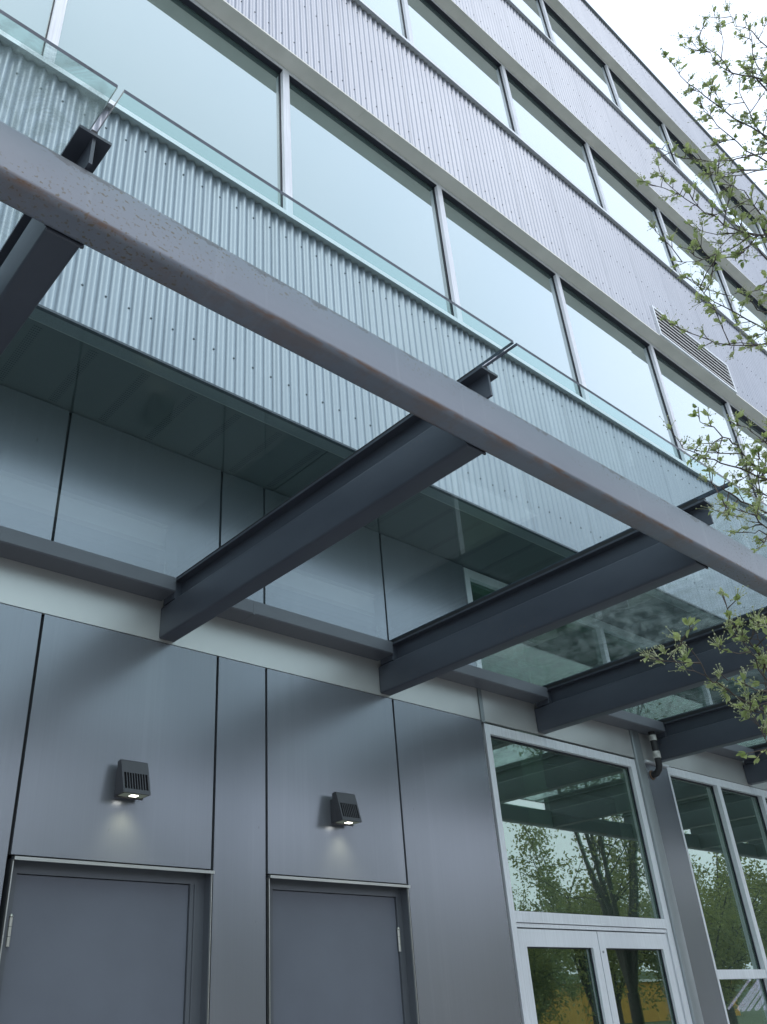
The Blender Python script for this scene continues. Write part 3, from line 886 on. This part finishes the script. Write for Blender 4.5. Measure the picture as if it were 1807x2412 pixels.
for sd, h, w in ((3, 7.6, 2.7), (8, 6.8, 3.0)):
    tr, lm = park_tree(sd, h, w)
    t = empty('park_tree', (0, 0, 0), 'leafy park tree across the plaza, seen only as a reflection in the shop glass', 'tree', 'park trees across the plaza')
    a = tr.build('trunk', M_bark, t, origin=(0, 0, 0)); b = lm.build('leaves', M_leaf2, t, fix=False, origin=(0, 0, 0))
    protos.append((t, a, b))
random.seed(5)
spots = [(-4, -10), (2.5, -9.5), (7.5, -10.5), (12.3, -9.6), (17, -10.8), (21.5, -9.4), (26, -10.5), (30.5, -9.3), (35, -10.8), (39.5, -9.6), (44, -10.4), (14, -25), (23, -24.5), (31, -25.5), (40, -24.5), (49, -25), (58, -24)]
for i, (x, y) in enumerate(spots):
    t, a, b = protos[i % 2]
    if i >= 2:
        t2 = t.copy(); col.objects.link(t2)
        for ch in (a, b):
            c = ch.copy(); col.objects.link(c); c.parent = t2
        t = t2
    t.location = (x, y, 0); t.rotation_euler = (0, 0, random.uniform(0, 6))
    s = random.uniform(.85, 1.15) * (1.3 if x > 31 else .88); t.scale = (s, s, s * random.uniform(.9, 1.1))

# ================================================================== SURROUNDINGS
def ground(name, x0, x1, y0, y1, z, mat):
    m = MB(); m.quad((x0, y0, z), (x1, y0, z), (x1, y1, z), (x0, y1, z))
    o = m.build(name, mat, None, smooth=False, fix=False); o['kind'] = 'structure'; return o
M_asph = mat_plain('asphalt', (.055, .056, .06), .85, 0., .25, 3)
M_conc = mat_plain('concrete_paving', (.33, .325, .31), .8, 0., .15, 2)
M_grass = mat_plain('grass', (.06, .085, .03), .9, 0., .3, 1)
ground('ground', -400, 500, -500, 300, -.16, M_grass)
ground('road', -300, 400, -21, -12.2, -.12, M_asph)
m = MB().box(-60, 120, -12.2, D + .03, -.2, 0.); o = m.build('pavement', M_conc); o['kind'] = 'structure'  # unseen paving, widened to bounce light up to the head returns
m = MB().box(-60, 120, -23.4, -21, -.2, 0.); o = m.build('far_pavement', M_conc); o['kind'] = 'structure'
# low yellow shop far across the park
yb = empty('yellow_shop', (52, -62, -.16), 'low yellow ochre shop building beyond the park, reflected in the door glass', 'building')
M_yel = mat_plain('ochre_render', (.62, .34, .06), .8, 0., .1, 1)
MB().box(20, 130, -66, -60, -.16, 4.1).build('wall', M_yel, yb)
MB().box(19.5, 130.5, -66.5, -59.5, 4.1, 4.4).build('roof', M_ret, yb)
MB().box(60, 64, -60, -59.9, -.1, 2.4).build('door', M_sill, yb)
# wooded rise on the horizon
m = MB(); random.seed(2)
n = 90; v = []
for j, (y, hh) in enumerate(((-130, 0), (-150, 5), (-190, 9), (-260, 4))):
    for i in range(n + 1):
        x = -260 + i * 8
        m.v.append((x, y + random.uniform(-4, 4), -.2 + hh * (1 + .35 * math.sin(i * .21) + random.uniform(-.2, .2))))
for j in range(3):
    for i in range(n):
        a = j * (n + 1) + i
        m.f.append((a, a + 1, a + n + 2, a + n + 1)); m.m.append(0)
o = m.build('hills', M_grass, None, fix=False); o['kind'] = 'structure'

# ================================================================== LIGHT, SKY, CAMERA
wd = bpy.data.worlds.new('World'); scene.world = wd; wd.use_nodes = True
nt = wd.node_tree; nt.nodes.clear()
SUN_EL, SUN_AZ = R_(52), R_(200)         # azimuth measured clockwise from +Y
sky = nt.nodes.new('ShaderNodeTexSky'); sky.sky_type = 'NISHITA'; sky.sun_disc = False
sky.sun_elevation = SUN_EL; sky.sun_rotation = SUN_AZ; sky.dust_density = 4.; sky.air_density = 1.
tc = nt.nodes.new('ShaderNodeTexCoord')
nz = nt.nodes.new('ShaderNodeTexNoise'); nz.inputs['Scale'].default_value = 1.7; nz.inputs['Detail'].default_value = 5.
nt.links.new(tc.outputs['Generated'], nz.inputs['Vector'])
rp = nt.nodes.new('ShaderNodeValToRGB')
rp.color_ramp.elements[0].position = .3; rp.color_ramp.elements[0].color = CLOUD_LO
rp.color_ramp.elements[1].position = .7; rp.color_ramp.elements[1].color = CLOUD_HI
nt.links.new(nz.outputs['Fac'], rp.inputs[0])
gain = nt.nodes.new('ShaderNodeMix'); gain.data_type = 'RGBA'; gain.blend_type = 'MULTIPLY'; gain.inputs[0].default_value = 1.
nt.links.new(rp.outputs[0], gain.inputs[6]); gain.inputs[7].default_value = (CLOUD_GAIN, CLOUD_GAIN, CLOUD_GAIN, 1)
mx = nt.nodes.new('ShaderNodeMix'); mx.data_type = 'RGBA'; mx.inputs[0].default_value = .82     # overcast layer over the clear sky
nt.links.new(sky.outputs[0], mx.inputs[6]); nt.links.new(gain.outputs[2], mx.inputs[7])
bg = nt.nodes.new('ShaderNodeBackground'); bg.inputs['Strength'].default_value = .10
out = nt.nodes.new('ShaderNodeOutputWorld')
nt.links.new(mx.outputs[2], bg.inputs['Color']); nt.links.new(bg.outputs[0], out.inputs['Surface'])
sl = bpy.data.lights.new('sun', 'SUN'); sl.energy = SUN_E; sl.angle = R_(25); sl.color = (1., .96, .90)
so = bpy.data.objects.new('sun', sl); col.objects.link(so)
sd = Vector((math.sin(SUN_AZ) * math.cos(SUN_EL), math.cos(SUN_AZ) * math.cos(SUN_EL), math.sin(SUN_EL)))
so.rotation_euler = sd.to_track_quat('Z', 'Y').to_euler(); so.location = sd * 40

cam = bpy.data.cameras.new('camera'); co = bpy.data.objects.new('camera', cam); col.objects.link(co)
co.matrix_world = Matrix(((0.766337, -0.298546, -0.568857, 0.0),
    (-0.641074, -0.413061, -0.646842, 0.0),
    (-0.041860, 0.860379, -0.507933, 1.6),
    (0, 0, 0, 1)))
cam.sensor_fit = 'VERTICAL'; cam.sensor_height = 36.0; cam.sensor_width = 36.0
cam.lens = 29.9339
cam.shift_x = 0.050824; cam.shift_y = 0.005614
cam.clip_start = .05; cam.clip_end = 2000
scene.camera = co
scene.render.engine = 'CYCLES'
scene.cycles.max_bounces = 10; scene.cycles.transparent_max_bounces = 24; scene.cycles.glossy_bounces = 6
scene.cycles.sample_clamp_indirect = 6.
scene.render.resolution_x = 767; scene.render.resolution_y = 1024
vs = scene.view_settings
vs.view_transform = 'Standard'; vs.look = 'None'; vs.gamma = 1.; vs.exposure = EXPO
